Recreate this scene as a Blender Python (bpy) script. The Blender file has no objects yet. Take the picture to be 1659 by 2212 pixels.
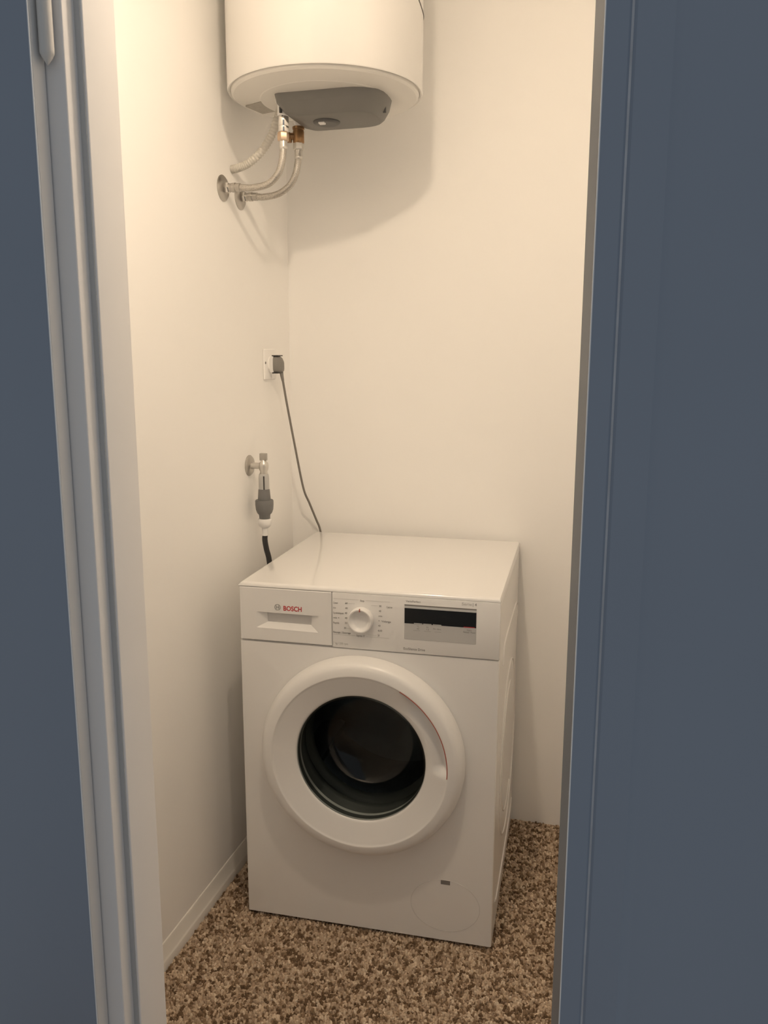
import bpy, bmesh, math, random
import numpy as np
from mathutils import Vector, Matrix, Quaternion

PI = math.pi
sc = bpy.context.scene
COL = sc.collection

# ------------------------------------------------------------------ camera
CAM = Vector((0.8187, -1.7072, 1.3564))
YAW, PITCH, ROLL = 0.2703, 0.1837, 0.0019
f_ = Vector((-math.sin(YAW)*math.cos(PITCH), math.cos(YAW)*math.cos(PITCH), -math.sin(PITCH)))
r0 = Vector((math.cos(YAW), math.sin(YAW), 0)); u0 = r0.cross(f_)
r_ = r0*math.cos(ROLL) + u0*math.sin(ROLL); u_ = -r0*math.sin(ROLL) + u0*math.cos(ROLL)
cd = bpy.data.cameras.new('camera'); cam = bpy.data.objects.new('camera', cd); COL.objects.link(cam)
cam.matrix_world = Matrix(((r_.x, u_.x, -f_.x, CAM.x), (r_.y, u_.y, -f_.y, CAM.y), (r_.z, u_.z, -f_.z, CAM.z), (0, 0, 0, 1)))
cd.sensor_fit = 'VERTICAL'; cd.sensor_height = 36.0; cd.sensor_width = 27.0
cd.lens = 36.0*1816.71/2212.0; cd.clip_start = 0.02
sc.camera = cam
# ------------------------------------------------------------------ world, exposure
wd = bpy.data.worlds.new('hall_daylight'); sc.world = wd; wd.use_nodes = True
wd.node_tree.nodes['Background'].inputs[0].default_value = (0.92, 0.96, 1.0, 1)
wd.node_tree.nodes['Background'].inputs[1].default_value = 0.27
BULB_STRENGTH = 780.0
BULB_COLOR = (1.0, 0.80, 0.59)
sc.view_settings.view_transform = 'Standard'; sc.view_settings.look = 'None'
sc.view_settings.exposure = 0.0; sc.view_settings.gamma = 1.0; sc.view_settings.use_curve_mapping = False

sc.cycles.max_bounces = 16; sc.cycles.diffuse_bounces = 10

# ------------------------------------------------------------------ materials
def mat(name, col, rough=0.5, metal=0.0, bump=None, vary=None, spec=0.5, coat=0.0):
    m = bpy.data.materials.new(name); m.use_nodes = True
    nt = m.node_tree; b = nt.nodes['Principled BSDF']
    b.inputs['Base Color'].default_value = (*col, 1); b.inputs['Roughness'].default_value = rough
    b.inputs['Metallic'].default_value = metal; b.inputs['Specular IOR Level'].default_value = spec
    if coat: b.inputs['Coat Weight'].default_value = coat; b.inputs['Coat Roughness'].default_value = 0.08
    tc = nt.nodes.new('ShaderNodeTexCoord')
    if vary:
        s, a = vary
        n = nt.nodes.new('ShaderNodeTexNoise'); n.inputs['Scale'].default_value = s; n.inputs['Detail'].default_value = 4
        nt.links.new(tc.outputs['Object'], n.inputs['Vector'])
        mx = nt.nodes.new('ShaderNodeMix'); mx.data_type = 'RGBA'
        mx.inputs['A'].default_value = tuple(c*(1-a) for c in col) + (1,)
        mx.inputs['B'].default_value = tuple(min(1, c*(1+a)) for c in col) + (1,)
        nt.links.new(n.outputs['Fac'], mx.inputs['Factor']); nt.links.new(mx.outputs['Result'], b.inputs['Base Color'])
    if bump:
        s, st, d = bump
        n = nt.nodes.new('ShaderNodeTexNoise'); n.inputs['Scale'].default_value = s; n.inputs['Detail'].default_value = 3
        nt.links.new(tc.outputs['Object'], n.inputs['Vector'])
        bp = nt.nodes.new('ShaderNodeBump'); bp.inputs['Strength'].default_value = st; bp.inputs['Distance'].default_value = d
        nt.links.new(n.outputs['Fac'], bp.inputs['Height']); nt.links.new(bp.outputs['Normal'], b.inputs['Normal'])
    return m

M = {}
M['wall'] = mat('wall_plaster', (0.92, 0.912, 0.895), 0.85, bump=(60, 0.12, 0.002), vary=(3, 0.01), spec=0.25)
M['ceiling'] = mat('ceiling_paint', (0.92, 0.912, 0.895), 0.9)
M['skirting'] = mat('skirting_paint', (0.80, 0.78, 0.74), 0.5, vary=(12, 0.04))
M['frame'] = mat('door_frame_paint', (0.85, 0.84, 0.835), 0.45, vary=(8, 0.02), bump=(40, 0.1, 0.001))
M['blue'] = mat('door_blue_paint', (0.272, 0.325, 0.41), 0.42, vary=(5, 0.04), bump=(90, 0.08, 0.0006))
M['edge'] = mat('door_edge_paint', (0.74, 0.74, 0.74), 0.5, vary=(14, 0.05))
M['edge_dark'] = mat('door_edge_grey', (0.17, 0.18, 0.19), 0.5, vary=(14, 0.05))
M['chip'] = mat('bare_paint_edge', (0.85, 0.86, 0.87), 0.5, vary=(30, 0.1))
M['groove_highlight'] = mat('pale_highlight_paint', (0.52, 0.55, 0.60), 0.6, vary=(40, 0.25))  # pale colour for the highlight painted along the leaf groove
M['gasket_grey'] = mat('frame_seal_grey', (0.46, 0.48, 0.50), 0.6)
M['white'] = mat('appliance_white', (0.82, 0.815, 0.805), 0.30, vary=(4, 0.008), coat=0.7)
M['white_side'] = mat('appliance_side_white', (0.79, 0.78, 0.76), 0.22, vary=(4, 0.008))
M['plastic'] = mat('white_plastic', (0.79, 0.785, 0.775), 0.35, vary=(6, 0.01))
M['ring'] = mat('door_ring_plastic', (0.79, 0.785, 0.775), 0.32, vary=(6, 0.01))
M['seam'] = mat('joint_grey', (0.62, 0.61, 0.60), 0.8)
M['grey_print'] = mat('grey_print', (0.22, 0.21, 0.20), 0.6)
M['pale_print'] = mat('pale_grey_print', (0.50, 0.49, 0.47), 0.6)
M['red_print'] = mat('red_print', (0.48, 0.03, 0.035), 0.5)
M['red_strip'] = mat('copper_red_strip', (0.40, 0.07, 0.04), 0.4)
M['emblem'] = mat('emblem_grey', (0.30, 0.30, 0.29), 0.4, metal=0.4)
M['grip'] = mat('drawer_grip_grey', (0.26, 0.27, 0.275), 0.4)
M['screen'] = mat('black_screen', (0.004, 0.005, 0.005), 0.25)
M['silver'] = mat('silver_panel', (0.54, 0.54, 0.53), 0.35, metal=0.15, vary=(30, 0.03))
M['silver_light'] = mat('silver_strip', (0.62, 0.62, 0.61), 0.3, metal=0.15)
M['rubber'] = mat('rubber_grey', (0.095, 0.10, 0.097), 0.5, vary=(20, 0.1))
M['rubber_black'] = mat('rubber_black', (0.03, 0.03, 0.03), 0.6, vary=(20, 0.1))
M['steel'] = mat('drum_steel', (0.42, 0.43, 0.43), 0.32, metal=1.0, vary=(30, 0.1))
M['tank'] = mat('tank_enamel', (0.75, 0.742, 0.72), 0.32, vary=(4, 0.006), coat=0.9)
M['cap'] = mat('tank_cap_enamel', (0.77, 0.755, 0.72), 0.35, vary=(6, 0.01))
M['cover'] = mat('cover_grey_plastic', (0.175, 0.172, 0.165), 0.5, bump=(300, 0.1, 0.0005), vary=(15, 0.04))
M['cover_dark'] = mat('dial_grey_plastic', (0.10, 0.10, 0.10), 0.5, vary=(15, 0.05))
M['label_grey'] = mat('rating_label_grey', (0.40, 0.38, 0.34), 0.5, vary=(150, 0.25))
M['chrome'] = mat('chrome', (0.78, 0.76, 0.73), 0.12, metal=1.0, vary=(30, 0.05))
M['nickel'] = mat('dull_nickel', (0.50, 0.48, 0.45), 0.32, metal=1.0, vary=(40, 0.08))
M['nickel_white'] = mat('nickel_bright', (0.66, 0.64, 0.60), 0.3, metal=0.6, vary=(40, 0.05))
M['brass'] = mat('aged_brass', (0.33, 0.20, 0.10), 0.42, metal=0.8, vary=(60, 0.2))
M['brass_light'] = mat('light_brass', (0.66, 0.50, 0.36), 0.35, metal=0.8, vary=(60, 0.1))
M['conduit'] = mat('conduit_plastic', (0.60, 0.58, 0.53), 0.5, vary=(30, 0.04))
M['cable'] = mat('cable_grey', (0.20, 0.185, 0.165), 0.55, vary=(50, 0.08))
M['plug'] = mat('plug_grey', (0.22, 0.21, 0.195), 0.55, vary=(50, 0.1))
M['plug_dark'] = mat('plug_black', (0.035, 0.032, 0.03), 0.5)
M['valve'] = mat('valve_grey', (0.17, 0.17, 0.17), 0.5, vary=(50, 0.08))
M['sleeve'] = mat('valve_sleeve_grey', (0.50, 0.50, 0.49), 0.4, vary=(40, 0.05))
M['hinge'] = mat('hinge_paint', (0.66, 0.65, 0.63), 0.35, vary=(20, 0.05))

def braid_mat():
    m = bpy.data.materials.new('braided_steel'); m.use_nodes = True; nt = m.node_tree; b = nt.nodes['Principled BSDF']
    b.inputs['Metallic'].default_value = 0.75; b.inputs['Roughness'].default_value = 0.38
    tc = nt.nodes.new('ShaderNodeTexCoord'); v = nt.nodes.new('ShaderNodeTexVoronoi'); v.inputs['Scale'].default_value = 520
    nt.links.new(tc.outputs['Object'], v.inputs['Vector'])
    cr = nt.nodes.new('ShaderNodeValToRGB'); cr.color_ramp.elements[0].color = (0.66, 0.63, 0.58, 1); cr.color_ramp.elements[1].color = (0.34, 0.32, 0.29, 1)
    nt.links.new(v.outputs['Distance'], cr.inputs['Fac']); nt.links.new(cr.outputs['Color'], b.inputs['Base Color'])
    bp = nt.nodes.new('ShaderNodeBump'); bp.inputs['Strength'].default_value = 0.4; bp.inputs['Distance'].default_value = 0.0006; bp.invert = True
    nt.links.new(v.outputs['Distance'], bp.inputs['Height']); nt.links.new(bp.outputs['Normal'], b.inputs['Normal'])
    return m
M['braid'] = braid_mat()

def glass_mat():
    m = bpy.data.materials.new('door_glass'); m.use_nodes = True; nt = m.node_tree
    for n in list(nt.nodes):
        if n.type == 'BSDF_PRINCIPLED': nt.nodes.remove(n)
    out = nt.nodes['Material Output']
    t = nt.nodes.new('ShaderNodeBsdfTransparent'); t.inputs[0].default_value = (0.70, 0.74, 0.73, 1)
    g = nt.nodes.new('ShaderNodeBsdfGlossy'); g.inputs['Roughness'].default_value = 0.06
    fr = nt.nodes.new('ShaderNodeFresnel'); fr.inputs['IOR'].default_value = 1.45
    mx = nt.nodes.new('ShaderNodeMixShader')
    nt.links.new(fr.outputs[0], mx.inputs[0]); nt.links.new(t.outputs[0], mx.inputs[1]); nt.links.new(g.outputs[0], mx.inputs[2])
    nt.links.new(mx.outputs[0], out.inputs['Surface'])
    return m
M['glass'] = glass_mat()

def emit_mat(name, col, s):
    m = bpy.data.materials.new(name); m.use_nodes = True; b = m.node_tree.nodes['Principled BSDF']
    b.inputs['Emission Color'].default_value = (*col, 1); b.inputs['Emission Strength'].default_value = s
    b.inputs['Base Color'].default_value = (*col, 1)
    return m
M['bulb'] = emit_mat('bulb_glow', BULB_COLOR, BULB_STRENGTH)

CARPET = [(0.56, 0.44, 0.325), (0.42, 0.315, 0.225), (0.165, 0.107, 0.064), (0.70, 0.58, 0.45), (0.27, 0.188, 0.12)]
def carpet_mat(attr):
    m = bpy.data.materials.new('carpet_pile' if attr else 'carpet_backing'); m.use_nodes = True; nt = m.node_tree; b = nt.nodes['Principled BSDF']
    b.inputs['Roughness'].default_value = 0.95; b.inputs['Specular IOR Level'].default_value = 0.1
    if attr:
        a = nt.nodes.new('ShaderNodeAttribute'); a.attribute_name = 'pile'
        nt.links.new(a.outputs['Color'], b.inputs['Base Color'])
    else:
        tc = nt.nodes.new('ShaderNodeTexCoord'); v = nt.nodes.new('ShaderNodeTexVoronoi'); v.inputs['Scale'].default_value = 140
        nt.links.new(tc.outputs['Object'], v.inputs['Vector'])
        cr = nt.nodes.new('ShaderNodeValToRGB'); cr.color_ramp.interpolation = 'CONSTANT'
        e = cr.color_ramp.elements; e[0].color = (*CARPET[0], 1); e[1].position = 0.3; e[1].color = (*CARPET[1], 1)
        for p_, c_ in ((0.5, 2), (0.68, 3), (0.85, 4)):
            x = e.new(p_); x.color = (*CARPET[c_], 1)
        nt.links.new(v.outputs['Color'], cr.inputs['Fac']); nt.links.new(cr.outputs['Color'], b.inputs['Base Color'])
    return m
M['carpet'] = carpet_mat(True); M['carpet_back'] = carpet_mat(False)

# ------------------------------------------------------------------ helpers
def link(name, me, m, parent=None, smooth=40):
    if isinstance(m, str): m = M[m]
    if m is not None: me.materials.append(m)
    o = bpy.data.objects.new(name, me); COL.objects.link(o)
    if parent is not None: o.parent = parent
    if smooth:
        me.polygons.foreach_set('use_smooth', [True]*len(me.polygons))
        me.set_sharp_from_angle(angle=math.radians(smooth))
    me.update()
    return o
def mesh(name, v, f, m, parent=None, smooth=40, fix=True):
    me = bpy.data.meshes.new(name); me.from_pydata([tuple(p) for p in v], [], f)
    if fix:
        bm = bmesh.new(); bm.from_mesh(me); bmesh.ops.remove_doubles(bm, verts=bm.verts, dist=1e-6)
        bmesh.ops.recalc_face_normals(bm, faces=bm.faces); bm.to_mesh(me); bm.free()
    return link(name, me, m, parent, smooth)
def boxdata(x0, x1, y0, y1, z0, z1):
    v = [(x, y, z) for z in (z0, z1) for y in (y0, y1) for x in (x0, x1)]
    f = [(0, 2, 3, 1), (4, 5, 7, 6), (0, 1, 5, 4), (2, 6, 7, 3), (0, 4, 6, 2), (1, 3, 7, 5)]
    return v, f
def box(name, b, m, parent=None, bevel=0.0, seg=3, smooth=40):
    v, f = boxdata(*b); bm = bmesh.new(); vs = [bm.verts.new(p) for p in v]
    for q in f: bm.faces.new([vs[i] for i in q])
    if bevel: bmesh.ops.bevel(bm, geom=list(bm.edges), offset=bevel, segments=seg, affect='EDGES', profile=0.5)
    bmesh.ops.recalc_face_normals(bm, faces=bm.faces)
    me = bpy.data.meshes.new(name); bm.to_mesh(me); bm.free()
    return link(name, me, m, parent, smooth)
def boxes(name, bl, m, parent=None):
    v, f = [], []
    for b in bl:
        a, q = boxdata(*b); k = len(v); v += a; f += [tuple(i+k for i in t) for t in q]
    me = bpy.data.meshes.new(name); me.from_pydata(v, [], f)
    return link(name, me, m, parent, 30)
def frame_for(d):
    d = Vector(d).normalized(); a = Vector((0, 0, 1)) if abs(d.z) < 0.9 else Vector((1, 0, 0))
    u = d.cross(a).normalized(); return d, u, d.cross(u).normalized()
def lathe(name, prof, origin, axis, m, parent=None, n=48, smooth=40):
    """prof: (radius, distance along axis)"""
    d, u, w = frame_for(axis); o = Vector(origin); v, f = [], []
    for r, h in prof:
        for i in range(n):
            a = 2*PI*i/n; v.append(o + d*h + (u*math.cos(a) + w*math.sin(a))*max(r, 1e-5))
    for k in range(len(prof)-1):
        for i in range(n):
            j = (i+1) % n; f.append((k*n+i, k*n+j, (k+1)*n+j, (k+1)*n+i))
    if prof[0][0] > 1e-4 and prof[0][0] == prof[-1][0] and prof[0][1] == prof[-1][1]: pass
    return mesh(name, v, f, m, parent, smooth)
def solid(name, prof, origin, axis, m, parent=None, n=32, smooth=40):
    return lathe(name, [(0, prof[0][1])] + list(prof) + [(0, prof[-1][1])], origin, axis, m, parent, n, smooth)
def hexnut(name, r, h0, h1, origin, axis, m, parent=None):
    return solid(name, [(r*0.93, h0), (r, h0+(h1-h0)*0.12), (r, h1-(h1-h0)*0.12), (r*0.93, h1)], origin, axis, m, parent, n=6, smooth=20)
def spline(pts, k=10):
    P = [Vector(p) for p in pts]; P = [P[0]*2-P[1]] + P + [P[-1]*2-P[-2]]; out = []
    for i in range(1, len(P)-2):
        for j in range(k):
            t = j/k; a, b, c, d = P[i-1], P[i], P[i+1], P[i+2]
            out.append(0.5*((2*b) + (c-a)*t + (2*a-5*b+4*c-d)*t*t + (3*b-a-3*c+d)*t**3))
    out.append(P[-2]); return out
def tube(name, pts, rad, m, parent=None, n=16, smooth=50):
    """rad: number or function of index"""
    v, f = [], []; d, u, w = frame_for(pts[1]-pts[0])
    for i, p in enumerate(pts):
        t = (pts[min(i+1, len(pts)-1)] - pts[max(i-1, 0)]).normalized()
        q = d.rotation_difference(t); u = q @ u; w = q @ w; d = t
        r = rad(i) if callable(rad) else rad
        for k in range(n):
            a = 2*PI*k/n; v.append(p + (u*math.cos(a) + w*math.sin(a))*r)
    for i in range(len(pts)-1):
        for k in range(n):
            j = (k+1) % n; f.append((i*n+k, i*n+j, (i+1)*n+j, (i+1)*n+k))
    f.append(tuple(range(n))); f.append(tuple(range((len(pts)-1)*n, len(pts)*n)))
    return mesh(name, v, f, m, parent, smooth)
def prism(name, outline, axis, h0, h1, m, parent=None, bevel=0.0, smooth=40):
    """outline of 2-D points; axis 'x': (y,z), 'y': (x,z), 'z': (x,y)"""
    def P(a, b, h): return {'x': (h, a, b), 'y': (a, h, b), 'z': (a, b, h)}[axis]
    n = len(outline); v = [P(a, b, h0) for a, b in outline] + [P(a, b, h1) for a, b in outline]
    bm = bmesh.new(); vs = [bm.verts.new(p) for p in v]
    bm.faces.new(vs[:n]); bm.faces.new(vs[n:])
    for i in range(n): bm.faces.new([vs[i], vs[(i+1) % n], vs[n+(i+1) % n], vs[n+i]])
    bmesh.ops.recalc_face_normals(bm, faces=bm.faces)
    if bevel: bmesh.ops.bevel(bm, geom=list(bm.edges), offset=bevel, segments=2, affect='EDGES', profile=0.5)
    me = bpy.data.meshes.new(name); bm.to_mesh(me); bm.free()
    return link(name, me, m, parent, smooth)
def empty(name, label, cat, loc=(0, 0, 0), rz=0, group=None):
    o = bpy.data.objects.new(name, None); COL.objects.link(o); o.location = loc; o.rotation_euler = (0, 0, rz)
    o.empty_display_size = 0.05; tag(o, label, cat, group); return o
def tag(o, label, cat, group=None):
    o['label'] = label; o['category'] = cat
    if group: o['group'] = group
    return o
def struct(o, label=None):
    o['kind'] = 'structure'
    if label: o['label'] = label
    return o
def text(name, body, x, z, size, m, parent, y=-0.0026, width=None, bold=0.0, sx=1.0):
    """flat printed lettering on a face that looks along -y; x,z = left end of base line"""
    c = bpy.data.curves.new(name, 'FONT'); c.body = body; c.size = size; c.extrude = 0.00008; c.offset = bold; c.resolution_u = 3
    t = bpy.data.objects.new(name, c); COL.objects.link(t)
    dg = bpy.context.evaluated_depsgraph_get(); me = bpy.data.meshes.new_from_object(t.evaluated_get(dg))
    bpy.data.objects.remove(t); bpy.data.curves.remove(c)
    xs = [q.co.x for q in me.vertices]; x0, x1 = min(xs), max(xs)
    k = (width/(x1-x0)) if width else sx
    for q in me.vertices:
        a, b, h = q.co; q.co = (x + (a-x0)*k, y - h, z + b)
    me.materials.clear(); me.name = name
    return link(name, me, m, parent, 0)

# ================================================================== SETTING
XL, YB, ZC = -0.107, 0.608, 2.60         # left wall, back wall, ceiling
XR = 1.145                                # right wall of the closet
YI, YO = -0.80, -0.872                   # front partition, inner and outer face
OX0, OX1, OZ = 0.2434, 1.100, 2.06       # door opening
struct(box('floor', (XL-0.1, XR+0.1, -2.6, YB+0.1, -0.06, 0.0), 'carpet_back'))
struct(box('wall_left', (XL-0.1, XL, YI, YB, 0, ZC), 'wall'))
struct(box('wall_back', (XL-0.1, XR+0.1, YB, YB+0.1, 0, ZC), 'wall'))
struct(box('wall_right', (XR, XR+0.1, YI, YB, 0, ZC), 'wall'))
struct(box('ceiling', (XL-0.1, XR+0.1, YO, YB+0.1, ZC, ZC+0.08), 'ceiling'))
struct(boxes('wall_front', [(-0.75, OX0-0.03, YO, YI, 0, ZC), (OX1+0.03, 2.1, YO, YI, 0, ZC), (OX0-0.03, OX1+0.03, YO, YI, OZ+0.03, ZC)], 'wall'))

# baseboard on the left wall: low timber strip with a rebate line and a rounded top
bb = [(XL, 0.0), (-0.0945, 0.0), (-0.0950, 0.0205), (-0.0958, 0.0225), (-0.0964, 0.0235), (-0.0985, 0.0270), (-0.1020, 0.0500), (-0.1045, 0.0570), (-0.1062, 0.0585), (XL, 0.0585)]
v = [(a, y, b) for y in (YI, YB) for a, b in bb]; n = len(bb)
f = [tuple(range(n)), tuple(range(n, 2*n))] + [(i, (i+1) % n, n+(i+1) % n, n+i) for i in range(n)]
struct(mesh('baseboard_left', v, f, 'skirting', smooth=25))

# door frame: rebated jambs and head (profile in x,y swept up, mirrored on the right)
YF = -0.8826; YR = -0.862; RV = 0.254
def rounded(pts, r, k=4):
    out = []
    n = len(pts)
    for i in range(n):
        a, b, c = Vector(pts[i-1]), Vector(pts[i]), Vector(pts[(i+1) % n])
        d0, d1 = (a-b), (c-b); q = min(r, d0.length*0.45, d1.length*0.45)
        p0, p1 = b + d0.normalized()*q, b + d1.normalized()*q
        for j in range(k+1):
            t = j/k; out.append(tuple((1-t)**2*p0 + 2*t*(1-t)*b + t*t*p1))
    return out
jp = [(OX0-0.055, YF), (OX0, YF), (OX0, YR), (RV, YR), (RV, YI+0.001), (OX0-0.055, YI+0.001)]
struct(prism('trim_1', rounded(jp, 0.0025), 'z', 0, OZ+0.05, 'frame', smooth=30))
jr = [(OX0+OX1-a, b) for a, b in jp]
struct(prism('trim_2', rounded(jr, 0.0025), 'z', 0, OZ+0.05, 'frame', smooth=30))
hp = [(YF, OZ+0.05), (YF, OZ), (YR, OZ), (YR, OZ-0.0106), (YI+0.001, OZ-0.0106), (YI+0.001, OZ+0.05)]
struct(prism('trim_3', rounded(hp, 0.0025), 'x', OX0-0.054, OX1+0.054, 'frame', smooth=30))
# soft seal in the rebate of the left jamb
trim = bpy.data.objects['trim_1']
box('frame_seal', (OX0+0.0012, RV-0.0022, YR-0.0012, YR+0.001, 0.0, OZ), 'gasket_grey', trim, bevel=0.0006, seg=2)

# left leaf, swung right back against the outer wall
LX = 0.2206
lf = struct(box('door_1', (LX-0.56, LX-0.0012, -0.9046, -0.8840, 0.008, OZ-0.01), 'blue', bevel=0.0012, seg=2), 'blue painted door leaf folded back against the outer wall')
box('leaf_edge', (LX-0.0016, LX, -0.9042, -0.8842, 0.008, OZ-0.01), 'edge', lf, bevel=0.0006, seg=2)
box('bare_edge', (LX-0.0022, LX-0.0004, -0.9054, -0.9042, 0.008, OZ-0.01), 'chip', lf, bevel=0.0004, seg=1)
# barrel hinges with a pointed finial
for zt in (1.652, 0.10):
    h = 0.150
    hg = solid('hinge_knuckle', [(0.0004, 0), (0.0046, 0.0055), (0.0072, 0.0105), (0.0075, 0.013), (0.0075, h), (0.0066, h+0.004), (0.0066, h+0.006), (0.0075, h+0.010), (0.0075, 2*h-0.013), (0.0046, 2*h-0.0055), (0.0004, 2*h)], (0.2303, -0.8925, zt), (0, 0, 1), 'hinge', lf, n=20)
# right leaf, standing ajar toward the hall
FI = math.radians(13.0); RW, RT = 0.300, 0.040
def leafpt(s, t): return (0.7923 + math.cos(FI)*s - math.sin(FI)*t, -0.962 + math.sin(FI)*s + math.cos(FI)*t)
lp = [(0.0012, 0.0006), (0.0012, RT), (RW, RT), (RW, 0.0), (0.2405, 0.0), (0.2385, 0.0012), (0.2320, 0.0046), (0.2255, 0.0062),
      (0.069, 0.0062), (0.0625, 0.0046), (0.0575, 0.0012), (0.0555, 0.0), (0.0260, 0.0), (0.0245, 0.0016), (0.0228, 0.0026), (0.0210, 0.0016), (0.0196, 0.0), (0.0010, 0.0)]
rl = struct(prism('door_2', [leafpt(s, t) for s, t in lp], 'z', 0.008, OZ-0.01, 'blue', smooth=25), 'blue painted door leaf with a grooved edge standing ajar')
prism('leaf_edge', [leafpt(s, t) for s, t in ((0.0, 0.0012), (0.0, RT), (0.0016, RT), (0.0016, 0.0012))], 'z', 0.008, OZ-0.01, 'edge_dark', rl)
prism('bare_edge', [leafpt(s, t) for s, t in ((0.0001, 0.0012), (0.0002, -0.0002), (0.0011, -0.0002), (0.0013, 0.0014))], 'z', 0.008, OZ-0.01, 'chip', rl)

prism('painted_groove_highlight', [leafpt(s, t) for s, t in ((0.0216, 0.0030), (0.0218, 0.0019), (0.0228, 0.0023), (0.0238, 0.0019), (0.0240, 0.0030))], 'z', 0.008, OZ-0.01, 'groove_highlight', rl)  # thin pale strip paints a highlight line into the groove

# carpet pile: tens of thousands of tufts, nobody could count them
rng = np.random.default_rng(7)
SP = 0.0068
gx, gy = np.meshgrid(np.arange(XL+0.016, XR, SP), np.arange(YI-0.02, YB-0.002, SP))
px = (gx + rng.uniform(-0.42, 0.42, gx.shape)*SP).ravel(); py = (gy + rng.uniform(-0.42, 0.42, gx.shape)*SP).ravel()
TH = math.radians(2.5)
mx_ = px*math.cos(TH) + py*math.sin(TH); my_ = -px*math.sin(TH) + py*math.cos(TH)
keep = ~((mx_ > 0.012) & (mx_ < 0.586) & (my_ > 0.012) & (my_ < 0.555)) & (px > -0.093) & (py < YB-0.004)
px, py = px[keep], py[keep]; N = len(px)
hh = rng.uniform(0.0030, 0.0062, N); rb = rng.uniform(0.0034, 0.0052, N); an = rng.uniform(0, PI/2, N)
lx = rng.uniform(-0.0022, 0.0022, N); ly = rng.uniform(-0.0022, 0.0022, N)
V = np.zeros((N, 8, 3), np.float32)
for k in range(4):
    a = an + k*PI/2
    V[:, k, 0] = px + np.cos(a)*rb; V[:, k, 1] = py + np.sin(a)*rb; V[:, k, 2] = -0.0005
    V[:, 4+k, 0] = px + lx + np.cos(a+0.4)*rb*0.62; V[:, 4+k, 1] = py + ly + np.sin(a+0.4)*rb*0.62; V[:, 4+k, 2] = hh
q = np.array([(0, 1, 5, 4), (1, 2, 6, 5), (2, 3, 7, 6), (3, 0, 4, 7), (4, 5, 6, 7)])
F = (q[None] + (np.arange(N)*8)[:, None, None]).reshape(-1, 4)
me = bpy.data.meshes.new('carpet_pile'); me.vertices.add(N*8); me.loops.add(F.size); me.polygons.add(len(F))
me.vertices.foreach_set('co', V.ravel()); me.loops.foreach_set('vertex_index', F.ravel().astype(np.int32))
me.polygons.foreach_set('loop_start', np.arange(0, F.size, 4, dtype=np.int32))
me.update(calc_edges=True)
# yarn colours come in small clumps
cl = rng.random((260, 300)); ci = cl[np.clip(((py+1)/0.0105).astype(int), 0, 259), np.clip(((px+0.3)/0.0105).astype(int), 0, 299)]
mixv = np.clip(0.58*ci + 0.42*rng.random(N), 0, 1)
pal = np.array([CARPET[2], CARPET[4], CARPET[1], CARPET[0], CARPET[3]])
idx = np.digitize(mixv, [0.27, 0.42, 0.56, 0.80])
cc = pal[idx]*rng.uniform(0.88, 1.12, (N, 1))
ca = np.ones((N, 8, 4), np.float32); ca[:, :, :3] = cc[:, None, :]
at = me.attributes.new('pile', 'FLOAT_COLOR', 'POINT'); at.data.foreach_set('color', ca.ravel())
pile = link('carpet_pile', me, 'carpet', None, 0); pile['kind'] = 'stuff'
tag(pile, 'short speckled brown and beige carpet pile covering the closet floor', 'carpet')

# ================================================================== PENDANT LAMP
LP = Vector((0.472, -0.59, 2.264))
lamp = empty('pendant_lamp', 'domed bulb hanging on a short cord from the closet ceiling', 'lamp', LP)
solid('bulb', [(0.0295, 0.0025), (0.0300, 0.0), (0.0285, -0.0050), (0.0235, -0.0095), (0.0150, -0.0128), (0.006, -0.0142)], (0, 0, 0), (0, 0, 1), 'bulb', lamp, n=40)
solid('bulb_base', [(0.0296, 0.0020), (0.0308, 0.004), (0.0270, 0.024), (0.0190, 0.044), (0.0165, 0.055)], (0, 0, 0), (0, 0, 1), 'plastic', lamp, n=40)
solid('socket', [(0.018, 0.046), (0.021, 0.050), (0.021, 0.085), (0.014, 0.10), (0.005, 0.105)], (0, 0, 0), (0, 0, 1), 'plastic', lamp, n=24)
tube('cord', [Vector((0, 0, 0.10)), Vector((0, 0, 0.2)), Vector((0, 0, ZC-LP.z-0.01))], 0.003, 'plastic', lamp, n=10)
solid('ceiling_rose', [(0.01, ZC-LP.z-0.035), (0.035, ZC-LP.z-0.025), (0.045, ZC-LP.z-0.008), (0.045, ZC-LP.z)], (0, 0, 0), (0, 0, 1), 'plastic', lamp, n=32)

# ================================================================== WASHING MACHINE
W, H, D, ZB = 0.598, 0.848, 0.5735, 0.010
wm = empty('washing_machine', 'white front-loading washing machine standing on speckled carpet', 'washing machine', (0, 0, 0), TH)
cab = boxes('cabinet', [(0.0, 0.0015, 0.012, D-0.012, ZB, 0.826), (W-0.0015, W, 0.012, D-0.012, ZB, 0.826), (0.0, W, D-0.0135, D-0.012, ZB, 0.826), (0.0, W, 0.012, D-0.012, ZB, ZB+0.0015)], 'white_side', wm)
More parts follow.
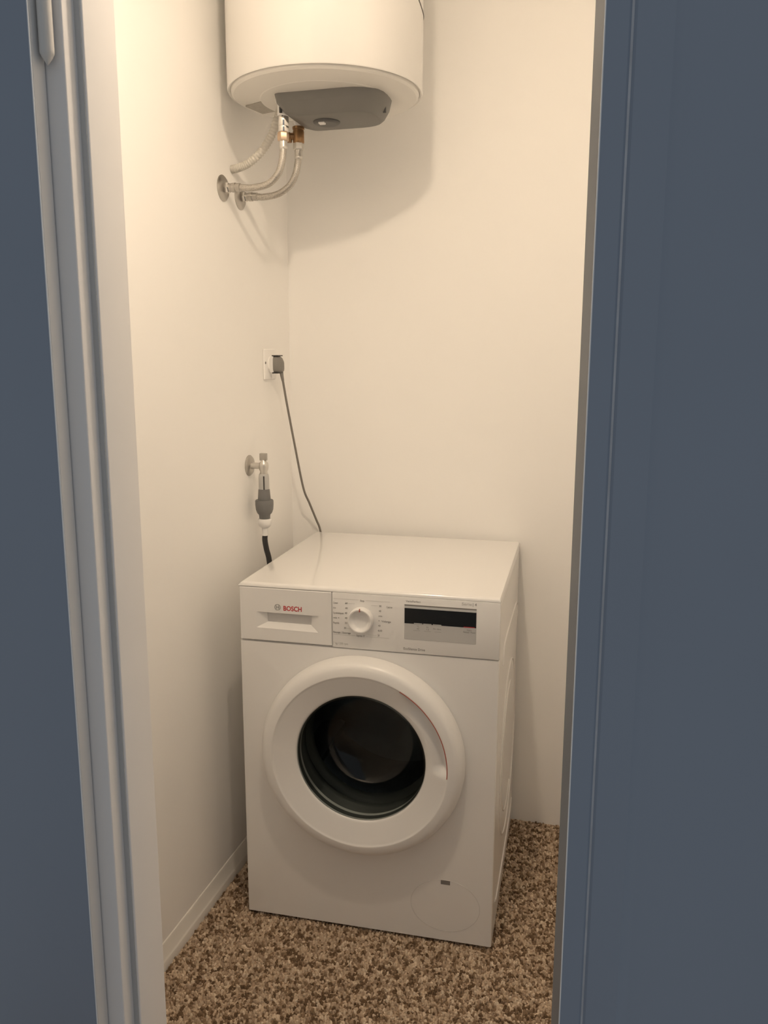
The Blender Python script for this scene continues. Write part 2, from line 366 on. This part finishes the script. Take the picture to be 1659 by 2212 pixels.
# pressed ridges of the right side panel
def ridge(pts, r=0.0036):
    tube('pressed_ridge', [Vector((W-0.0008, a, b)) for a, b in pts], r, 'white_side', cab, n=10)
def arc(cy, cz, ra, rb_, a0, a1, n=40):
    return [(cy + ra*math.cos(math.radians(a0+(a1-a0)*i/n)), cz + rb_*math.sin(math.radians(a0+(a1-a0)*i/n))) for i in range(n+1)]
ridge(arc(0.33, 0.36, 0.222, 0.222, 0, 360, 80))
ridge(arc(0.33, 0.36, 0.165, 0.165, 70, 300, 60), 0.0028)
ridge([tuple(p)[:2] for p in spline([(0.10, 0.66, 0), (0.11, 0.69, 0), (0.15, 0.703, 0), (0.31, 0.703, 0), (0.48, 0.695, 0), (0.545, 0.675, 0), (0.552, 0.64, 0)], 8)])
ridge([tuple(p)[:2] for p in spline([(0.06, 0.09, 0), (0.10, 0.075, 0), (0.30, 0.07, 0), (0.50, 0.075, 0), (0.545, 0.09, 0)], 8)])
# top panel
def top_panel():
    y0, z0, z1 = -0.001, 0.8385, H
    prof = [(y0, z0), (y0, z1-0.0085)]
    for i in range(1, 9):
        a = PI/2*i/8; prof.append((y0 + 0.0085*(1-math.cos(a)), z1-0.0085 + 0.0085*math.sin(a)))
    prof += [(D-0.004, z1), (D, z1-0.004), (D, 0.826), (0.010, 0.826), (0.010, z0)]
    v = []; n = len(prof)
    secs = [(0.0, 0.010), (0.003, 0.003), (0.010, 0.0), (W-0.005, 0.0), (W-0.0015, 0.0015), (W, 0.005)]
    for x, dz in secs:
        for y, z in prof: v.append((x, y, z - (dz if z > 0.845 else dz*0.3 if z > 0.84 else 0)))
    f = [tuple(range(n)), tuple(range((len(secs)-1)*n, len(secs)*n))]
    for k in range(len(secs)-1):
        for i in range(n): f.append((k*n+i, k*n+(i+1) % n, (k+1)*n+(i+1) % n, (k+1)*n+i))
    return mesh('top_panel', v, f, 'white', wm, 35)
top_panel()
# backing strip that closes the joints between the front parts
boxes('joint_backing', [(0.002, W-0.002, 0.0075, 0.012, 0.698, 0.84)], 'seam', wm)
# front panel with a round opening
DC = (0.293, 0.457)
def panel_with_hole(name, x0, x1, z0, z1, c, R, m, parent, y0=0.0, y1=0.012, e=0.004):
    N = 128; angs = [2*PI*i/N for i in range(N)]
    for cx, cz in ((x0, z0), (x1, z0), (x1, z1), (x0, z1)): angs.append(math.atan2(cz-c[1], cx-c[0]) % (2*PI))
    angs = sorted(set(round(a, 6) for a in angs)); N = len(angs); v, f = [], []
    def rect(a, X0, X1, Z0, Z1):
        dx, dz = math.cos(a), math.sin(a); ts = []
        if dx > 1e-9: ts.append((X1-c[0])/dx)
        if dx < -1e-9: ts.append((X0-c[0])/dx)
        if dz > 1e-9: ts.append((Z1-c[1])/dz)
        if dz < -1e-9: ts.append((Z0-c[1])/dz)
        t = min(ts); return c[0]+dx*t, c[1]+dz*t
    for a in angs:
        ax, az = rect(a, x0, x1, z0, z1)
        ix = min(max(ax, x0+e), x1-e); iz = min(max(az, z0+0.0008), z1-0.0008)
        mx2 = min(max(ax, x0+e*0.35), x1-e*0.35); mz = min(max(az, z0+0.0003), z1-0.0003)
        hx, hz = c[0]+R*math.cos(a), c[1]+R*math.sin(a)
        v += [(hx, y1+0.02, hz), (hx, y0, hz), (ix, y0, iz), (mx2, y0+e*0.3, mz), (ax, y0+e, az), (ax, y1, az)]
    for i in range(N):
        j = (i+1) % N
        for k in range(5): f.append((i*6+k, j*6+k, j*6+k+1, i*6+k+1))
    return mesh(name, v, f, m, parent, 30)
fp = panel_with_hole('front_panel', 0.0, W, ZB, 0.7075, DC, 0.185, 'white', wm)
# control panel right of the drawer
cp = box('control_panel', (0.2235, W, -0.002, 0.0115, 0.7095, 0.8378), 'plastic', wm, bevel=0.0014, seg=2)
# detergent drawer with hollowed handle
def drawer():
    x0, x1, z0, z1 = 0.003, 0.2222, 0.7125, 0.8370; yf = -0.0022
    O = [(0.0440, 0.7803), (0.1940, 0.7797), (0.1905, 0.7405), (0.0420, 0.7425)]
    I = [(0.0660, 0.7785), (0.1735, 0.7782), (0.1715, 0.7545), (0.0675, 0.7555)]
    R4 = [(x0, z1), (x1, z1), (x1, z0), (x0, z0)]; e = 0.0012
    R5 = [(x0+e, z1-e), (x1-e, z1-e), (x1-e, z0+e), (x0+e, z0+e)]
    v = [(a, 0.0075, b) for a, b in R4] + [(a, yf+e, b) for a, b in R4] + [(a, yf, b) for a, b in R5] + [(a, yf, b) for a, b in O] + [(a, 0.006, b) for a, b in I] + [(a, 0.030, b) for a, b in I]
    f = []
    for k in range(5):
        for i in range(4): f.append((k*4+i, k*4+(i+1) % 4, k*4+4+(i+1) % 4, k*4+4+i))
    return mesh('detergent_drawer', v, f, 'plastic', wm, 15)
dr = drawer()
box('grip', (0.064, 0.176, 0.0095, 0.020, 0.7575, 0.7735), 'grip', dr, bevel=0.001, seg=1)
text('brand_lettering', 'BOSCH', 0.1085, 0.7872, 0.0155, 'red_print', dr, y=-0.0024, width=0.0435, bold=0.0004)
# round emblem: ring and armature
def emblem():
    cx, cz, y = 0.0945, 0.7940, -0.0028; v, f = [], []
    n = 32
    for R in (0.0074, 0.0064):
        for i in range(n): v.append((cx+R*math.cos(2*PI*i/n), y, cz+R*math.sin(2*PI*i/n)))
    for i in range(n): f.append((i, (i+1) % n, n+(i+1) % n, n+i))
    def rect(a, b, c_, d):
        k = len(v); v.extend([(cx+a, y, cz+c_), (cx+b, y, cz+c_), (cx+b, y, cz+d), (cx+a, y, cz+d)]); f.append((k, k+1, k+2, k+3))
    rect(-0.0038, -0.0026, -0.0046, 0.0046); rect(0.0026, 0.0038, -0.0046, 0.0046); rect(-0.0026, 0.0026, -0.0007, 0.0007)
    return mesh('brand_emblem', v, f, 'emblem', dr, 0)
emblem()
# programme knob
KC = (0.291, -0.002, 0.7795)
kn = solid('knob', [(0.0285, 0.0), (0.0285, 0.010), (0.0278, 0.0145), (0.0262, 0.0165), (0.0240, 0.0162), (0.0218, 0.0135), (0.0195, 0.0095), (0.0150, 0.0072), (0.008, 0.0063)], KC, (0, -1, 0), 'ring', wm, n=64)
box('pointer_mark', (0.2899, 0.2921, -0.0190, -0.0155, 0.7795+0.0215, 0.7795+0.0285), 'red_strip', kn, bevel=0.0004, seg=1)
# printed programme chart
T = lambda b, x, z, w=None, s=0.0062, m_='grey_print': text('lettering', b, x, z, s, M[m_], cp, y=-0.0023, width=w)
T('Coton', 0.2262, 0.8118, 0.0105); T('éco', 0.2262, 0.8005, 0.0060); T('Synthétiques', 0.2262, 0.7885, 0.0240); T('mix +', 0.2262, 0.7772, 0.0140)
T('Rapide', 0.2262, 0.7655, 0.0135); T('Rinçage / Essorage', 0.2262, 0.7435, 0.0400); T('Stop', 0.2885, 0.8205, 0.0095); T('Express 15\'', 0.2800, 0.7390, 0.0190)
for i, s in enumerate(('60', '40', '40', '40', '30')): T(s, 0.2540+(-0.0010 if i > 1 else 0), 0.8125-0.0115*i, 0.0055)
T('30', 0.2510, 0.7545, 0.0050)
for i, (s, w) in enumerate((('30', 0.0052), ('40', 0.0052), ('mix', 0.0085), ('•', 0.003), ('40', 0.0052), ('60', 0.0095), ('20', 0.004))): T(s, 0.3315-0.0005*i, 0.8110-0.0113*i, w)
T('Laine', 0.3490, 0.8100, 0.0125); T('Vidange', 0.3370, 0.7765, 0.0215)
text('lettering', '7 kg 1200 rpm', 0.2258, 0.7172, 0.0070, M['pale_print'], cp, y=-0.0023, width=0.034)
text('lettering', 'VarioPerfect', 0.3917, 0.8268, 0.0062, M['grey_print'], cp, y=-0.0023, width=0.033)
text('lettering', 'Serie', 0.5150, 0.8280, 0.0090, M['pale_print'], cp, y=-0.0023, width=0.0215)
text('lettering', '| 4', 0.5390, 0.8280, 0.0088, M['grey_print'], cp, y=-0.0023, width=0.0080)
text('lettering', 'EcoSilence Drive', 0.3875, 0.7170, 0.0080, M['grey_print'], cp, y=-0.0023, width=0.0480)
def rule(x0, x1, z, h=0.0005): box('chart_rule', (x0, x1, -0.0022, -0.0019, z, z+h), 'pale_print', cp, smooth=0)
rule(0.2262, 0.2850, 0.8235); rule(0.3010, 0.3560, 0.8235); rule(0.2262, 0.2780, 0.7400); rule(0.3010, 0.3540, 0.7400)
rule(0.2620, 0.2760, 0.8145, 0.0004); rule(0.3130, 0.3290, 0.8130, 0.0004); rule(0.2570, 0.2690, 0.7560, 0.0004); rule(0.3060, 0.3260, 0.7445, 0.0004)
# display
dp = box('display', (0.3890, 0.5472, -0.0028, 0.0, 0.7420, 0.8215), 'silver', wm, bevel=0.0006, seg=1)
box('screen', (0.3892, 0.5470, -0.0032, -0.0026, 0.7787, 0.8132), 'screen', dp)
box('display_top_strip', (0.3892, 0.5470, -0.0031, -0.0026, 0.8134, 0.8185), 'silver_light', dp)
box('display_rim', (0.3890, 0.5472, -0.0033, -0.0026, 0.8186, 0.8215), 'grey_print', dp)
for x0 in (0.4105, 0.4310, 0.4525): box('button_bar', (x0, x0+0.0185, -0.0035, -0.0030, 0.7790, 0.7806), 'silver', dp)
box('start_mark', (0.5200, 0.5440, -0.0035, -0.0030, 0.7790, 0.7804), 'red_print', dp)
DT = lambda b, x, z, w, s=0.0052: text('display_lettering', b, x, z, s, M['grey_print'], dp, y=-0.00295, width=w)
DT('°C', 0.4165, 0.7715, 0.0055); DT('40', 0.4165, 0.7660, 0.0055); DT('tr', 0.4380, 0.7715, 0.0055); DT('12', 0.4385, 0.7660, 0.0055); DT('Fin dans', 0.4535, 0.7685, 0.0170)
DT('Start', 0.5270, 0.7715, 0.0100); DT('Reload / Pause', 0.5195, 0.7665, 0.0260); DT('VarioSpeed', 0.4200, 0.8140, 0.0300, 0.0042)
for x0 in (0.4090, 0.4330, 0.4560): box('button_rule', (x0, x0+0.015, -0.0030, -0.0027, 0.7632, 0.7636), 'grey_print', dp, smooth=0)

# ---- porthole door
def sstep(a, b, x):
    t = min(1, max(0, (x-a)/(b-a))); return t*t*(3-2*t)
def door_ring():
    prof = [(0.150, 0.004), (0.150, -0.022), (0.1512, -0.0262), (0.1535, -0.0285)]
    for i in range(1, 15): prof.append((0.1535 + (0.2020-0.1535)*i/14, -0.0285 - 0.0180*i/14))
    prof += [(0.2030, -0.0474), (0.2042, -0.0480), (0.2052, -0.0481), (0.2064, -0.0480), (0.2120, -0.0472), (0.2190, -0.0455), (0.2260, -0.0425), (0.2320, -0.0350), (0.2360, -0.0255), (0.2378, -0.0160), (0.2378, -0.0040), (0.2320, 0.0005), (0.190, 0.0005)]
    N = 288; v, f = [], []
    for r, y in prof:
        for i in range(N):
            a = 2*PI*i/N; deg = math.degrees(a); deg = deg-360 if deg > 180 else deg
            k = sstep(-5, 3, deg)*(1-sstep(44, 64, deg)); rad = sstep(0.160, 0.199, r) if 0.1535 < r < 0.2022 else 0
            v.append((DC[0]+r*math.cos(a), y + 0.017*k*rad, DC[1]+r*math.sin(a)))
    for k in range(len(prof)-1):
        for i in range(N):
            j = (i+1) % N; f.append((k*N+i, k*N+j, (k+1)*N+j, (k+1)*N+i))
    return mesh('porthole_door', v, f, 'ring', wm, 38)
dg = door_ring()
tube('handle_strip', [Vector((DC[0]+0.2026*math.cos(math.radians(t)), -0.0472, DC[1]+0.2026*math.sin(math.radians(t)))) for t in np.linspace(-4, 62, 50)], 0.0011, 'red_strip', dg, n=8)
OY = (DC[0], 0, DC[1])
lathe('glass_bowl', [(0.1505, -0.022), (0.1495, -0.0255), (0.147, -0.0255), (0.144, -0.018), (0.137, 0.022), (0.125, 0.060), (0.112, 0.082), (0.095, 0.092), (0.05, 0.097), (0, 0.098)], OY, (0, 1, 0), 'glass', dg, n=96, smooth=60)
gk = lathe('door_gasket', [(0.1497, -0.0205), (0.1495, -0.006), (0.158, -0.002), (0.172, 0.004), (0.180, 0.02), (0.176, 0.040), (0.160, 0.046), (0.156, 0.056), (0.164, 0.068), (0.166, 0.078), (0.152, 0.086), (0.150, 0.098), (0.160, 0.106)], OY, (0, 1, 0), 'rubber', wm, n=96, smooth=60)
drum = lathe('drum', [(0.154, 0.104), (0.160, 0.100), (0.200, 0.108), (0.232, 0.118), (0.238, 0.130), (0.238, 0.400), (0.225, 0.420), (0.12, 0.432), (0, 0.436)], OY, (0, 1, 0), 'steel', wm, n=96, smooth=50)
for k in range(3):
    a = math.radians(95 + 120*k); d = Vector((math.cos(a), 0, math.sin(a))); s = Vector((-math.sin(a), 0, math.cos(a))); c0 = Vector(OY)
    pts = []
    for y in (0.135, 0.150, 0.380, 0.400):
        hh_ = 0.002 if y in (0.135, 0.400) else 0.055
        for t, h_ in ((-0.035, 0), (-0.012, 0.85), (0, 1), (0.012, 0.85), (0.035, 0)): pts.append(c0 + Vector((0, y, 0)) + s*t + d*(0.236 - h_*hh_))
    ff = [(r*5+i, r*5+i+1, (r+1)*5+i+1, (r+1)*5+i) for r in range(3) for i in range(4)] + [(0, 1, 2, 3, 4), (15, 16, 17, 18, 19)]
    mesh('drum_paddle', pts, ff, 'steel', drum, 40)
# service flap, low on the right
fl = prism('service_flap', [(0.489+0.0805*math.cos(2*PI*i/56), 0.1005+0.0655*math.sin(2*PI*i/56)) for i in range(56)], 'y', -0.00025, 0.0005, 'white', wm)
tube('flap_seam', [Vector((0.489+0.0805*math.cos(2*PI*i/72), -0.0001, 0.1005+0.0655*math.sin(2*PI*i/72))) for i in range(73)], 0.0005, 'seam', fl, n=6)
box('coin_slot', (0.4785, 0.5000, -0.0007, -0.0001, 0.1550, 0.1655), 'grey_print', fl)
for x in (0.05, W-0.05):
    for y in (0.06, D-0.06):
        solid('foot', [(0.020, 0), (0.020, 0.006), (0.012, 0.008), (0.012, ZB+0.001)], (x, y, 0), (0, 0, 1), 'rubber_black', wm, n=20)

# ================================================================== WATER HEATER (hung on the left wall)
HC = Vector((0.1352, 0.2517, 1.9419)); HR, HH = 0.2222, 0.57
wh = empty('water_heater', 'white cylindrical electric water heater hung high on the wall', 'water heater', HC)
tank = lathe('tank', [(0.2125, 0.008), (0.2160, 0.0015), (HR-0.002, 0.0), (HR, 0.003), (HR, HH-0.03), (HR-0.006, HH-0.012), (HR-0.02, HH), (0.0, HH+0.012)], (0, 0, 0), (0, 0, 1), 'tank', wh, n=128)
cap_ = lathe('bottom_cap', [(0.2150, 0.004), (0.2135, -0.003), (0.2080, -0.0065), (0.185, -0.0095), (0.150, -0.0115), (0.148, -0.0125), (0, -0.0135)], (0, 0, 0), (0, 0, 1), 'cap', wh, n=96, smooth=20)
# grey thermostat cover: chamfered box hanging under the cap
def cover():
    def ring(x0, x1, y0, y1, cl, cr, z, k=6):
        pts = []
        cs = [(x0, y0, cl, (0, 1), (1, 0)), (x1, y0, cr, (-1, 0), (0, 1)), (x1, y1, cr, (0, -1), (-1, 0)), (x0, y1, cl, (1, 0), (0, -1))]
        for x, y, c, d0, d1 in cs:
            for j in range(k+1):
                t = j/k; p0 = Vector((x+d0[0]*c, y+d0[1]*c)); b = Vector((x, y)); p1 = Vector((x+d1[0]*c, y+d1[1]*c))
                p = (1-t)**2*p0 + 2*t*(1-t)*b + t*t*p1; pts.append((p.x, p.y, z))
        return pts
    R = [ring(-0.094, 0.150, -0.092, 0.092, 0.018, 0.080, -0.010), ring(-0.090, 0.146, -0.089, 0.089, 0.018, 0.080, -0.030),
         ring(-0.074, 0.134, -0.076, 0.076, 0.018, 0.064, -0.050), ring(-0.056, 0.128, -0.068, 0.068, 0.018, 0.058, -0.056), ring(-0.052, 0.124, -0.064, 0.064, 0.018, 0.055, -0.0575)]
    n = len(R[0]); v = [p for r in R for p in r]; f = []
    for k in range(len(R)-1):
        for i in range(n): f.append((k*n+i, k*n+(i+1) % n, (k+1)*n+(i+1) % n, (k+1)*n+i))
    f.append(tuple(range(n))); f.append(tuple(range((len(R)-1)*n, len(R)*n)))
    return mesh('thermostat_cover', v, f, 'cover', wh, 22)
cv = cover()
solid('dial', [(0.031, -0.0570), (0.031, -0.0595), (0.028, -0.0625), (0.022, -0.0632)], (0.004, -0.006, 0), (0, 0, 1), 'cover_dark', cv, n=36)
box('indicator_light', (-0.008, 0.006, -0.030, -0.017, -0.0665, -0.0610), 'plastic', cv, bevel=0.0008, seg=1)
box('cover_slot', (0.1370, 0.1440, -0.0025, 0.0025, -0.046, -0.022), 'cover_dark', cv, bevel=0.0005, seg=1)
for q_ in ((-0.083, -0.070), (-0.067, 0.060)): solid('cover_screw', [(0.0034, -0.048), (0.0034, -0.036)], (q_[0], q_[1], 0), (0, 0, 1), 'rubber_black', cv, n=12)
# rating plate on the cap beside the pipes
prism('rating_plate', [(-0.195, -0.010), (-0.125, -0.050), (-0.098, -0.010), (-0.115, 0.035), (-0.180, 0.055)], 'z', -0.0125, -0.0085, 'label_grey', wh)
# emblem moulding high on the flank
tube('flank_trim', [Vector(((HR+0.0005)*math.cos(math.radians(a)), (HR+0.0005)*math.sin(math.radians(a)), z)) for a, z in [(10-26*math.cos(t), 0.222 - 0.06*math.sin(t)) for t in np.linspace(0, PI, 30)]], 0.0014, 'cover', wh, n=8)
# pipe stubs
PX = 0.050
for y in (0.203, 0.298):
    solid('pipe_stub', [(0.0135, 1.925-HC.z), (0.0135, 1.893-HC.z), (0.011, 1.889-HC.z)], (PX-HC.x, y-HC.y, 0), (0, 0, 1), 'plastic', wh, n=24)
    solid('pipe_collar', [(0.0175, 1.9295-HC.z), (0.0175, 1.921-HC.z), (0.015, 1.918-HC.z)], (PX-HC.x, y-HC.y, 0), (0, 0, 1), 'plastic', wh, n=24)
for z in (0.29, 0.46): box('wall_bracket', (XL-HC.x, -HR+0.012, -0.045, 0.045, z, z+0.03), 'plastic', wh, bevel=0.002, seg=1)

# ================================================================== PLUMBING UNDER THE HEATER
PX = 0.0495
un = empty('pipe_union', 'polished chrome pipe union under the front heater pipe', 'pipe fitting', (PX, 0.203, 1.858))
solid('chrome_sleeve', [(0.0118, 0.0), (0.0124, 0.0012), (0.0124, 0.0115), (0.0118, 0.0122), (0.0124, 0.0130), (0.0124, 0.036), (0.0116, 0.0375)], (0, 0, 0), (0, 0, 1), 'chrome', un, n=32)
solid('threaded_end', [(0.0100, -0.004), (0.0100, 0.001)], (0, 0, 0), (0, 0, 1), 'brass_light', un, n=24)
sv = empty('brass_tee_valve', 'aged brown brass tee fitting on the rear heater pipe', 'valve', (PX, 0.298, 1.855))
solid('valve_body', [(0.0125, 0.0), (0.0135, 0.002), (0.0135, 0.026), (0.0125, 0.028), (0.0125, 0.030), (0.0142, 0.031), (0.0142, 0.0365), (0.012, 0.038)], (0, 0, 0), (0, 0, 1), 'brass', sv, n=28)
solid('branch', [(0.0080, 0.008), (0.0080, 0.020), (0.0095, 0.021), (0.0095, 0.034)], (0, 0, 0.015), (-0.9, -0.45, 0), 'brass', sv, n=18)
hexnut('branch_cap', 0.0068, -0.011, 0.0, (-0.020, -0.010, 0.012), (0, 0, 1), 'brass', sv)

def hose(name, label, pts, nutz, ferz, hx, hy, m_nut):
    h = empty(name, label, 'hose', (0, 0, 0), 0, 'braided hoses under the water heater')
    hexnut('nut', 0.0130, nutz[1], nutz[0], (hx, hy, 0), (0, 0, 1), m_nut, h)
    solid('ferrule', [(0.0090, nutz[1]+0.001), (0.0098, nutz[1]-0.002), (0.0088, ferz+0.006), (0.0096, ferz+0.004), (0.0096, ferz-0.001), (0.0082, ferz-0.003)], (hx, hy, 0), (0, 0, 1), 'nickel_white', h, n=24)
    sp = spline(pts, 12); tube('braid', sp, 0.0079, 'braid', h, n=20)
    a, b = sp[-1], sp[-4]; d = (a-b).normalized()
    solid('end_ferrule', [(0.0082, -0.016), (0.0096, -0.015), (0.0096, 0.004), (0.0088, 0.012)], a, d, 'nickel', h, n=24)
    return h
hose('flexible_hose', 'braided steel hose hanging from the polished chrome union',
     [(0.0478, 0.203, 1.824), (0.0472, 0.203, 1.812), (0.0443, 0.203, 1.7936), (0.0345, 0.203, 1.7690), (0.0100, 0.203, 1.7480), (-0.0300, 0.203, 1.7410), (-0.0600, 0.203, 1.7430), (-0.0760, 0.2035, 1.7440)], (1.857, 1.8385), 1.824, 0.0485, 0.203, 'brass_light')
hose('flexible_hose', 'braided steel hose hanging from the aged brass tee fitting',
     [(0.0480, 0.298, 1.822), (0.0468, 0.298, 1.812), (0.0405, 0.298, 1.7860), (0.0245, 0.298, 1.7605), (-0.0060, 0.298, 1.7425), (-0.0420, 0.298, 1.7375), (-0.0620, 0.298, 1.7390), (-0.0760, 0.2975, 1.7400)], (1.857, 1.8400), 1.8215, 0.0487, 0.298, 'nickel_white')
def outlet(label, y, z):
    o = empty('wall_outlet', label, 'pipe fitting', (XL, y, z), 0, 'wall outlets of the heater pipes')
    solid('rosette', [(0.0300, 0.0), (0.0300, 0.0015), (0.0250, 0.0055), (0.0140, 0.0075)], (0, 0, 0), (1, 0, 0), 'nickel', o, n=40)
    hexnut('elbow_nut', 0.0125, 0.006, 0.018, (0, 0, 0), (1, 0, 0), 'chrome', o)
    solid('nipple', [(0.0098, 0.016), (0.0098, 0.024), (0.0108, 0.025), (0.0108, 0.034)], (0, 0, 0), (1, 0, 0), 'nickel', o, n=24)
    return o
outlet('round nickel wall rosette joined to the hose from the chrome union', 0.2035, 1.7440)
outlet('round nickel wall rosette joined to the hose from the brass tee', 0.2975, 1.7395)
# corrugated conduit from the wall up to the heater
cs = spline([(0.0225, 0.261, 1.9290), (0.0165, 0.258, 1.9132), (0.0001, 0.255, 1.8700), (-0.0256, 0.255, 1.8350), (-0.0609, 0.255, 1.8085), (-0.0900, 0.255, 1.7985), (XL+0.0005, 0.255, 1.7960)], 26)
cd_ = tag(tube('corrugated_conduit', cs, lambda i: 0.0088 + (0.0011 if (i//2) % 2 else -0.0004), 'conduit', None, n=18, smooth=70), 'pale ribbed plastic cable conduit curving from wall to heater', 'conduit')

# ================================================================== WALL SOCKET AND POWER CORD
so = empty('wall_socket', 'small white square power socket on the wall above the tap', 'socket', (XL, 0.454, 1.333))
box('socket_plate', (0, 0.0050, -0.041, 0.041, -0.041, 0.041), 'wall', so, bevel=0.003, seg=3)
solid('socket_ring', [(0.0215, 0.004), (0.0215, 0.009), (0.0190, 0.0100)], (0, 0, 0), (1, 0, 0), 'wall', so, n=32)
solid('screw', [(0.0034, 0.004), (0.0034, 0.0058)], (0, -0.034, 0.004), (1, 0, 0), 'cover', so, n=14)
pc = empty('power_cord', 'grey power plug and cord running down behind the washing machine', 'power cord', (XL, 0.454, 1.333))
box('plug_base', (0.0095, 0.0205, -0.018, 0.018, -0.0225, 0.0225), 'plastic', pc, bevel=0.003, seg=2)
def plug():
    secs = [(0.0195, 0.0185, 0.0235, 0.0), (0.028, 0.0180, 0.0235, 0.0), (0.036, 0.0150, 0.0195, -0.002), (0.041, 0.0100, 0.0140, -0.005)]
    v, f = [], []; n = 20
    for x, ry, rz, dz in secs:
        for i in range(n):
            a = 2*PI*i/n; c, s = math.cos(a), math.sin(a); e = 0.55
            v.append((x, ry*math.copysign(abs(c)**e, c), dz + rz*math.copysign(abs(s)**e, s)))
    for k in range(len(secs)-1):
        for i in range(n): f.append((k*n+i, k*n+(i+1) % n, (k+1)*n+(i+1) % n, (k+1)*n+i))
    f += [tuple(range(n)), tuple(range(3*n, 4*n))]
    return mesh('plug_body', v, f, 'plug', pc, 50)
pb = plug()
for z in (-0.0245, 0.0215): box('plug_shadow_strip', (0.016, 0.034, -0.0175, 0.0175, z, z+0.003), 'plug_dark', pb, bevel=0.0006, seg=1)  # black strips stand in for the shadows along plug top and bottom
cpts = [Vector(p) - Vector((XL, 0.454, 1.333)) for p in ((-0.073, 0.456, 1.325), (-0.0715, 0.458, 1.305), (-0.070, 0.462, 1.288), (-0.064, 0.475, 1.22), (-0.054, 0.500, 1.11), (-0.042, 0.530, 0.985), (-0.033, 0.555, 0.935), (-0.021, 0.578, 0.882), (-0.013, 0.587, 0.852), (-0.006, 0.589, 0.80), (0.004, 0.590, 0.70), (0.02, 0.590, 0.60))]
tube('cord_relief', spline(cpts[0:3], 8), lambda i: 0.0062-0.00016*i, 'plug', pc, n=14)
tube('cord', spline(cpts[1:], 10), 0.0031, 'cable', pc, n=12)

# ================================================================== TAP AND SUPPLY HOSE
tp = empty('washing_machine_tap', 'small nickel wall tap with rosette beside the washing machine', 'tap', (XL, 0.309, 1.073))
solid('rosette', [(0.0275, 0), (0.0275, 0.0015), (0.0230, 0.006), (0.0130, 0.008)], (0, 0, 0), (1, 0, 0), 'nickel', tp, n=36)
solid('neck', [(0.0095, 0.006), (0.0085, 0.012), (0.0085, 0.030), (0.0105, 0.033)], (0, 0, 0), (1, 0, 0), 'nickel_white', tp, n=24)
solid('tap_body', [(0.0090, -0.024), (0.0105, -0.020), (0.0095, -0.014), (0.0120, -0.009), (0.0128, 0.0), (0.0118, 0.008), (0.0075, 0.012), (0.006, 0.016)], (0.041, 0, 0), (0, 0, 1), 'nickel_white', tp, n=28)
box('tap_handle', (0.0315, 0.0505, -0.006, 0.006, 0.0145, 0.0335), 'nickel', tp, bevel=0.002, seg=2)
HX = XL+0.0405
sh = empty('supply_hose', 'grey valve and black water hose dropping behind the washing machine', 'hose', (HX, 0.309, 0.0))
slv = solid('valve_sleeve', [(0.0130, 1.010), (0.0140, 1.012), (0.0136, 1.042), (0.0125, 1.051), (0.0110, 1.0525)], (0, 0, 0), (0, 0, 1), 'sleeve', sh, n=28)
dv = (CAM - Vector((HX, 0.309, 1.03))); dv.z = 0; dv.normalize()
tube('sleeve_slot', [Vector((dv.x*0.0132, dv.y*0.0132, 1.0125)), Vector((dv.x*0.0132, dv.y*0.0132, 1.03)), Vector((dv.x*0.0128, dv.y*0.0128, 1.0475))], 0.0019, 'plug_dark', slv, n=8)
solid('valve_collar', [(0.0138, 1.013), (0.0150, 1.010), (0.0170, 0.984), (0.0172, 0.981)], (0, 0, 0), (0, 0, 1), 'valve', sh, n=32)
solid('valve_bulb', [(0.0225, 0.9835), (0.0240, 0.981), (0.0240, 0.970), (0.0228, 0.958), (0.0195, 0.949), (0.0150, 0.944), (0.0142, 0.934), (0.0130, 0.932)], (0, 0, 0), (0, 0, 1), 'valve', sh, n=36)
solid('hose_nut', [(0.0165, 0.9335), (0.0180, 0.931), (0.0180, 0.922), (0.0150, 0.913), (0.0100, 0.909)], (0, 0, 0), (0, 0, 1), 'plastic', sh, n=24)
solid('hose_cuff', [(0.0085, 0.911), (0.0080, 0.888)], (0, 0, 0), (0, 0, 1), 'plastic', sh, n=20)
tube('hose', spline([(0, 0, 0.892), (-0.001, 0, 0.875), (0.002, 0.002, 0.850), (0.008, 0.004, 0.820), (0.010, 0.008, 0.76), (0.006, 0.02, 0.62), (0.002, 0.05, 0.5)], 10), 0.0072, 'rubber_black', sh, n=16)
